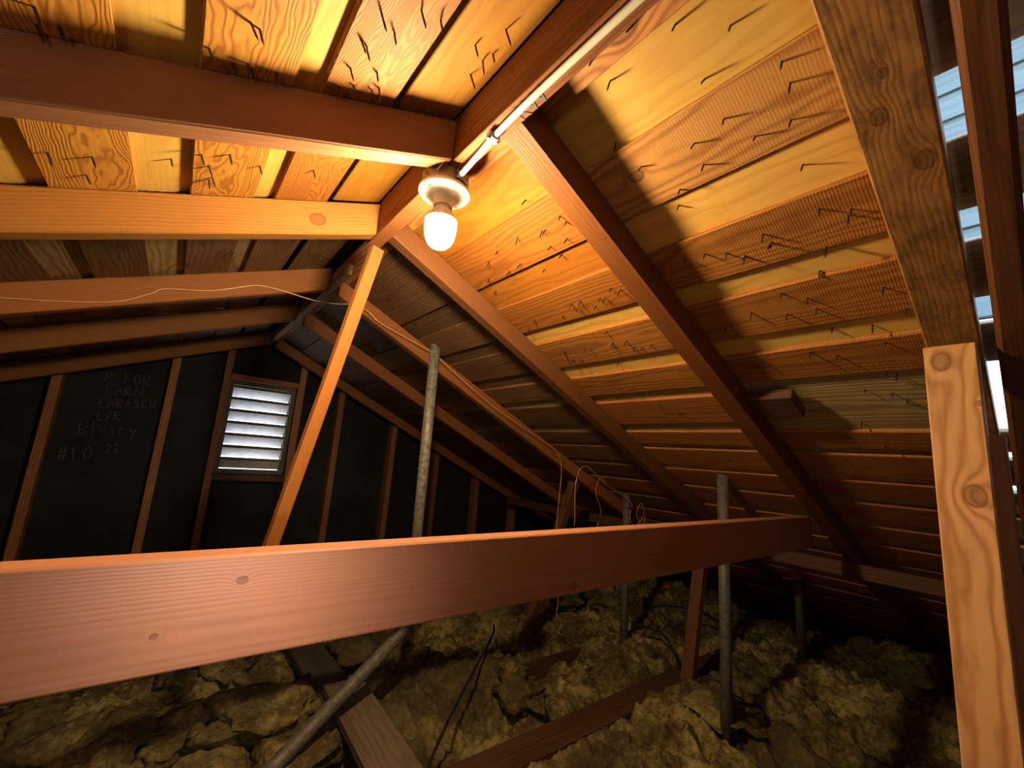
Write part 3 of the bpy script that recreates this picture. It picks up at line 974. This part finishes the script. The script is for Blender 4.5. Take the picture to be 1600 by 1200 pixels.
# ------------------------------------------------------------------ pipes
def pipe(pts, r, mat, label, sides=16, n=6, straight=True):
    o = tube('vent_pipe', pts, r, M[mat], sides, n, straight=straight, ref=Vector((0.3, 1, 0.1)))
    return tag(o, label, 'pipe')


pt = thing('vent_pipe', (0.884, 1.712, 0.50), 'tall weathered pipe rising to the rafters, bending to a slant below the tie beam', 'pipe')
tube('riser', [(0.872, 1.712, 1.70), (0.879, 1.712, 1.2), (0.886, 1.712, 0.60)], 0.0235, M['pipe'], 16, parent=pt, straight=True, ref=Vector((0.3, 1, 0.1)))
tube('slanted_run', [(0.886, 1.712, 0.61), (0.885, 1.712, 0.55), (0.873, 1.708, 0.50), (0.845, 1.700, 0.468), (0.80, 1.685, 0.44), (0.375, 1.525, 0.222), (0.27, 1.487, 0.168)],
     0.0245, M['pipe_dark'], 16, parent=pt, straight=True, ref=Vector((0.3, 1, 0.1)))
pipe([(1.905, 0.905, 1.205), (1.925, 0.905, 0.02)], 0.023, 'pipe_dark', 'tall grey pipe passing behind the tie beam at right, down into insulation')
pipe([(2.255, 1.66, 1.046), (2.265, 1.66, 0.02)], 0.023, 'pipe_dark', 'shorter grey pipe with wire coiled at its top, behind the tie beam')
pipe([(3.15, 1.04, 0.66), (3.18, 1.04, 0.03)], 0.026, 'pipe_dark', 'dim pipe stub standing in the dark under the low purlin')

# ------------------------------------------------------------------ floor: joists, boards, insulation, cables
jl = ['old dark ceiling joist buried in insulation nearest the camera', 'old dark ceiling joist showing through the insulation under the tie beam',
      'old dark ceiling joist behind the bared joist, under insulation', 'old dark ceiling joist in the middle of the far insulation',
      'old dark ceiling joist second from the black gable wall', 'old dark ceiling joist at the foot of the black gable wall']
for y, lab in zip((0.95, 1.345, 1.84, 2.26, 2.68, 3.08), jl):
    o = bar('joist', (XL + 0.05, y, 0.062), (XR - 0.05, y, 0.062), 0.14 if y == 1.345 else 0.052, 0.124, M['joist'], wob=0.003)
    tag(o, lab, 'joist', 'ceiling joists')

o = bar('walk_board', (0.66, 0.7, 0.255), (0.70, 1.86, 0.255), 0.15, 0.03, M['walk'], bevel=0.003)
tag(o, 'dust-covered grey walk board lying on the insulation below the slanting pipe', 'board')
o = bar('walk_board', (0.685, 1.80, 0.215), (0.665, 3.0, 0.215), 0.15, 0.03, M['walk_dark'], bevel=0.003)
tag(o, 'darker lower walk board continuing behind the dust-covered grey one', 'board')


def wool_h(x, y):
    p = Vector((x, y, 0.0))
    h = 0.13 + 0.20 * (noise.fractal(p * 1.9 + Vector((3.1, 7.7, 0)), 1.0, 2.0, 3) * 0.5)
    b = abs(noise.noise(p * 4.3 + Vector((9, 2, 5)))) + 0.5 * abs(noise.noise(p * 9.0))
    h += 0.10 * (0.55 - b)
    q = p + Vector((noise.noise(p * 3.0), noise.noise(p * 3.0 + Vector((5, 5, 5))), 0)) * 0.12
    h += 0.038 * noise.fractal(q * 13.0, 0.8, 2.1, 5)
    h += 0.02 * (0.4 - abs(noise.noise(q * 24.0 + Vector((1, 8, 2)))))
    jd = abs(y - 1.345 + 0.035 * noise.noise(p * 5.0 + Vector((2, 2, 2))))
    if 0.75 < x < 2.95:
        k = max(0.0, min(1.0, (0.115 - jd) / 0.035)) * min(1, (x - 0.75) / 0.15) * max(0, min(1, (2.95 - x) / 0.3))
        h = h * (1 - k) + 0.085 * k
    if 0.55 < x < 0.80 and y < 3.0:
        h = min(h, 0.215 if y < 1.85 else 0.18)
    return max(h, 0.05)


bm = bmesh.new()
NX, NY = 420, 340
gx0, gx1, gy0, gy1 = -1.5, 3.85, 0.0, 3.28
grid = []
for j in range(NY + 1):
    row = []
    for i in range(NX + 1):
        x = gx0 + (gx1 - gx0) * i / NX
        y = gy0 + (gy1 - gy0) * j / NY
        h = wool_h(x, y)
        ox = 0.02 * noise.noise(Vector((x * 8, y * 8, 3)))
        oy = 0.02 * noise.noise(Vector((x * 8, y * 8, 9)))
        row.append(bm.verts.new((x + ox, y + oy, h)))
    grid.append(row)
for j in range(NY):
    for i in range(NX):
        bm.faces.new((grid[j][i], grid[j][i + 1], grid[j + 1][i + 1], grid[j + 1][i]))
# torn tufts lying on top
for k in range(46):
    x, y = rnd.uniform(-0.9, 3.2), rnd.uniform(1.0, 2.9)
    if 0.5 < x < 0.85 or abs(y - 1.345) < 0.2:
        continue
    r = rnd.uniform(0.05, 0.13)
    res = bmesh.ops.create_icosphere(bm, subdivisions=3, radius=1.0)
    sx, sy, sz = r * rnd.uniform(.8, 1.6), r * rnd.uniform(.8, 1.4), r * rnd.uniform(.35, .6)
    ro = Matrix.Rotation(rnd.uniform(0, 3.1), 3, 'Z') @ Matrix.Rotation(rnd.uniform(-.4, .4), 3, 'X')
    o3 = Vector((rnd.random() * 50, 0, 0))
    for vtx in res['verts']:
        d = vtx.co.copy()
        f = 1 + 0.55 * noise.fractal(d * 2.1 + o3, 0.7, 2.0, 5)
        vtx.co = ro @ Vector((d.x * sx * f, d.y * sy * f, d.z * sz * f)) + Vector((x, y, wool_h(x, y) + sz * 0.25))
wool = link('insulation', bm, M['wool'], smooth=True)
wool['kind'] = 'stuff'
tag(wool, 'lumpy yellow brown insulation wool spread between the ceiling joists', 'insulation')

o = tube('black_cable', [(0.78, 1.30, 0.20), (0.95, 1.45, 0.24), (1.2, 1.66, 0.27), (1.5, 1.93, 0.27), (1.62, 2.08, 0.25)], 0.006, M['rubber'], 8, 6)
tag(o, 'straight black cable lying across the insulation right of the walk board', 'cable')
o = tube('black_cable', [(2.30, 1.60, 0.30), (2.40, 1.50, 0.27), (2.36, 1.40, 0.22), (2.30, 1.33, 0.17)], 0.007, M['rubber'], 8, 6)
tag(o, 'short black cable between the shorter grey pipe and the bared joist', 'cable')
o = tube('black_cable', [(2.32, 1.62, 0.31), (2.55, 1.62, 0.36), (2.8, 1.5, 0.33), (2.95, 1.4, 0.26)], 0.006, M['rubber'], 8, 6)
tag(o, 'thin black cable arching away behind the reddish brown brace', 'cable')
